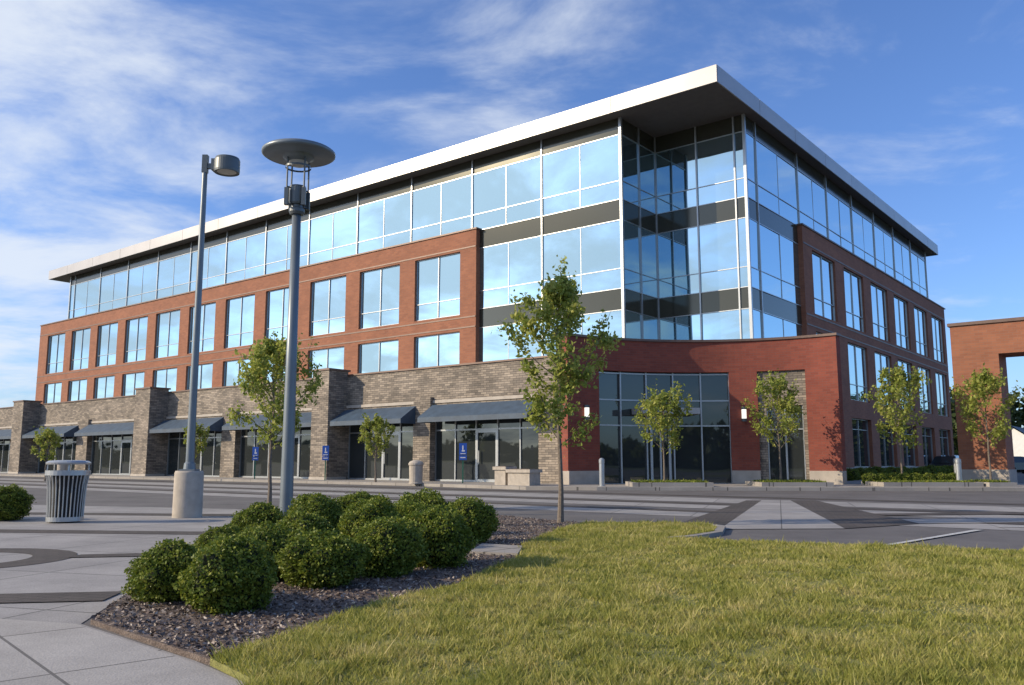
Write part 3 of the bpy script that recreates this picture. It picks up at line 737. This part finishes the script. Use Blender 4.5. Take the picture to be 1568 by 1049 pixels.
car(43.4,74,.2,'car_dark'); car(47.6,82,.2,'car_white'); car(44.6,86.5,.2,'car_white'); car(53,88,.2,'car_red')
car(31.2,61.5,ROT+math.pi/2,'car_dark')
e=empty('house',(66.5,113,0),.9)
k=MB(); k.box(-4,4,-3,3,0,3.2,0)
k.face([(-4.4,-3.4,3.1),(4.4,-3.4,3.1),(4.4,0,5.6),(-4.4,0,5.6)],[(0,0)]*4,1); k.face([(4.4,3.4,3.1),(-4.4,3.4,3.1),(-4.4,0,5.6),(4.4,0,5.6)],[(0,0)]*4,1)
k.face([(-4,-3,3.2),(-4,3,3.2),(-4,0,5.4)],[(0,0)]*3,0); k.face([(4,-3,3.2),(4,3,3.2),(4,0,5.4)],[(0,0)]*3,0)
for xx in (-3,-.6,2): k.box(xx,xx+1.1,-3.05,-3,1,2.3,2)
k.obj('walls_and_roof',['white','poled','shop'],e)

# ---------------- world / sun ----------------
sd=Vector((-.975,-.14,0)).normalized(); EL=math.radians(24)
sd=Vector((sd.x*math.cos(EL),sd.y*math.cos(EL),math.sin(EL)))
L=bpy.data.lights.new('sun','SUN'); L.energy=5.0; L.angle=math.radians(.5); L.color=(1,.83,.60)
lo=bpy.data.objects.new('sun',L); scene.collection.objects.link(lo); lo.rotation_euler=sd.to_track_quat('Z','Y').to_euler(); lo.location=(-40,10,40)
w=bpy.data.worlds.new('World'); scene.world=w; w.use_nodes=True; nt=w.node_tree
bg=nt.nodes['Background']; sky=N(nt,'ShaderNodeTexSky'); sky.sky_type='NISHITA'; sky.sun_disc=False
sky.sun_elevation=EL; sky.sun_rotation=math.atan2(sd.x,sd.y)%(2*math.pi); sky.air_density=1.0; sky.dust_density=.8; sky.ozone_density=2.0
tc=N(nt,'ShaderNodeTexCoord'); sp=N(nt,'ShaderNodeSeparateXYZ'); nt.links.new(tc.outputs['Generated'],sp.inputs[0])
def mth(op,a,b=None,c=None):
    n=N(nt,'ShaderNodeMath',operation=op)
    for i,v in enumerate((a,b,c)):
        if v is None: continue
        if isinstance(v,(int,float)): n.inputs[i].default_value=v
        else: nt.links.new(v,n.inputs[i])
    return n.outputs[0]
tint=N(nt,'ShaderNodeVectorMath',operation='MULTIPLY'); nt.links.new(sky.outputs[0],tint.inputs[0]); tint.inputs[1].default_value=(.84,1.06,1.52)
dz=mth('ADD',mth('MAXIMUM',sp.outputs[2],0.0),.15)
cx_=mth('DIVIDE',sp.outputs[0],dz); cy_=mth('DIVIDE',sp.outputs[1],dz)
cmb=N(nt,'ShaderNodeCombineXYZ'); nt.links.new(cx_,cmb.inputs[0]); nt.links.new(cy_,cmb.inputs[1])
mp=N(nt,'ShaderNodeMapping'); mp.inputs['Rotation'].default_value=(0,0,.5); mp.inputs['Scale'].default_value=(.85,1.1,1)
nt.links.new(cmb.outputs[0],mp.inputs[0])
n1=N(nt,'ShaderNodeTexNoise'); n1.inputs['Scale'].default_value=1.9; n1.inputs['Detail'].default_value=10; n1.inputs['Roughness'].default_value=.6; n1.inputs['Distortion'].default_value=.35
nt.links.new(mp.outputs[0],n1.inputs['Vector'])
n2=N(nt,'ShaderNodeTexNoise'); n2.inputs['Scale'].default_value=.4; n2.inputs['Detail'].default_value=3
nt.links.new(mp.outputs[0],n2.inputs['Vector'])
n3=N(nt,'ShaderNodeTexNoise'); n3.inputs['Scale'].default_value=6; n3.inputs['Detail'].default_value=6
nt.links.new(mp.outputs[0],n3.inputs['Vector'])
bias=mth('MULTIPLY',sp.outputs[0],-.24)
v=mth('ADD',mth('ADD',mth('MULTIPLY',mth('SUBTRACT',n1.outputs['Fac'],.5),1.5),mth('MULTIPLY',mth('SUBTRACT',n2.outputs['Fac'],.5),.6)),bias)
v=mth('ADD',v,mth('MULTIPLY',mth('SUBTRACT',n3.outputs['Fac'],.5),.25))
mr=N(nt,'ShaderNodeMapRange'); mr.interpolation_type='SMOOTHSTEP'; nt.links.new(v,mr.inputs[0]); mr.inputs[1].default_value=-.11; mr.inputs[2].default_value=.42; mr.inputs[3].default_value=0; mr.inputs[4].default_value=.85
mx=N(nt,'ShaderNodeMix'); mx.data_type='RGBA'
nt.links.new(mr.outputs[0],mx.inputs[0]); nt.links.new(tint.outputs[0],mx.inputs[6]); mx.inputs[7].default_value=(6.3,6.8,7.5,1)
nt.links.new(mx.outputs[2],bg.inputs[0]); bg.inputs[1].default_value=.13

cam=bpy.data.cameras.new('camera'); co=bpy.data.objects.new('camera',cam); scene.collection.objects.link(co)
cam.sensor_width=36; cam.lens=30.03; cam.clip_end=4000; cam.clip_start=.05
co.location=(0,0,1.0); co.rotation_euler=(math.radians(90+7.96),0,0)
scene.camera=co
scene.view_settings.view_transform='Standard'; scene.view_settings.look='None'; scene.view_settings.exposure=0
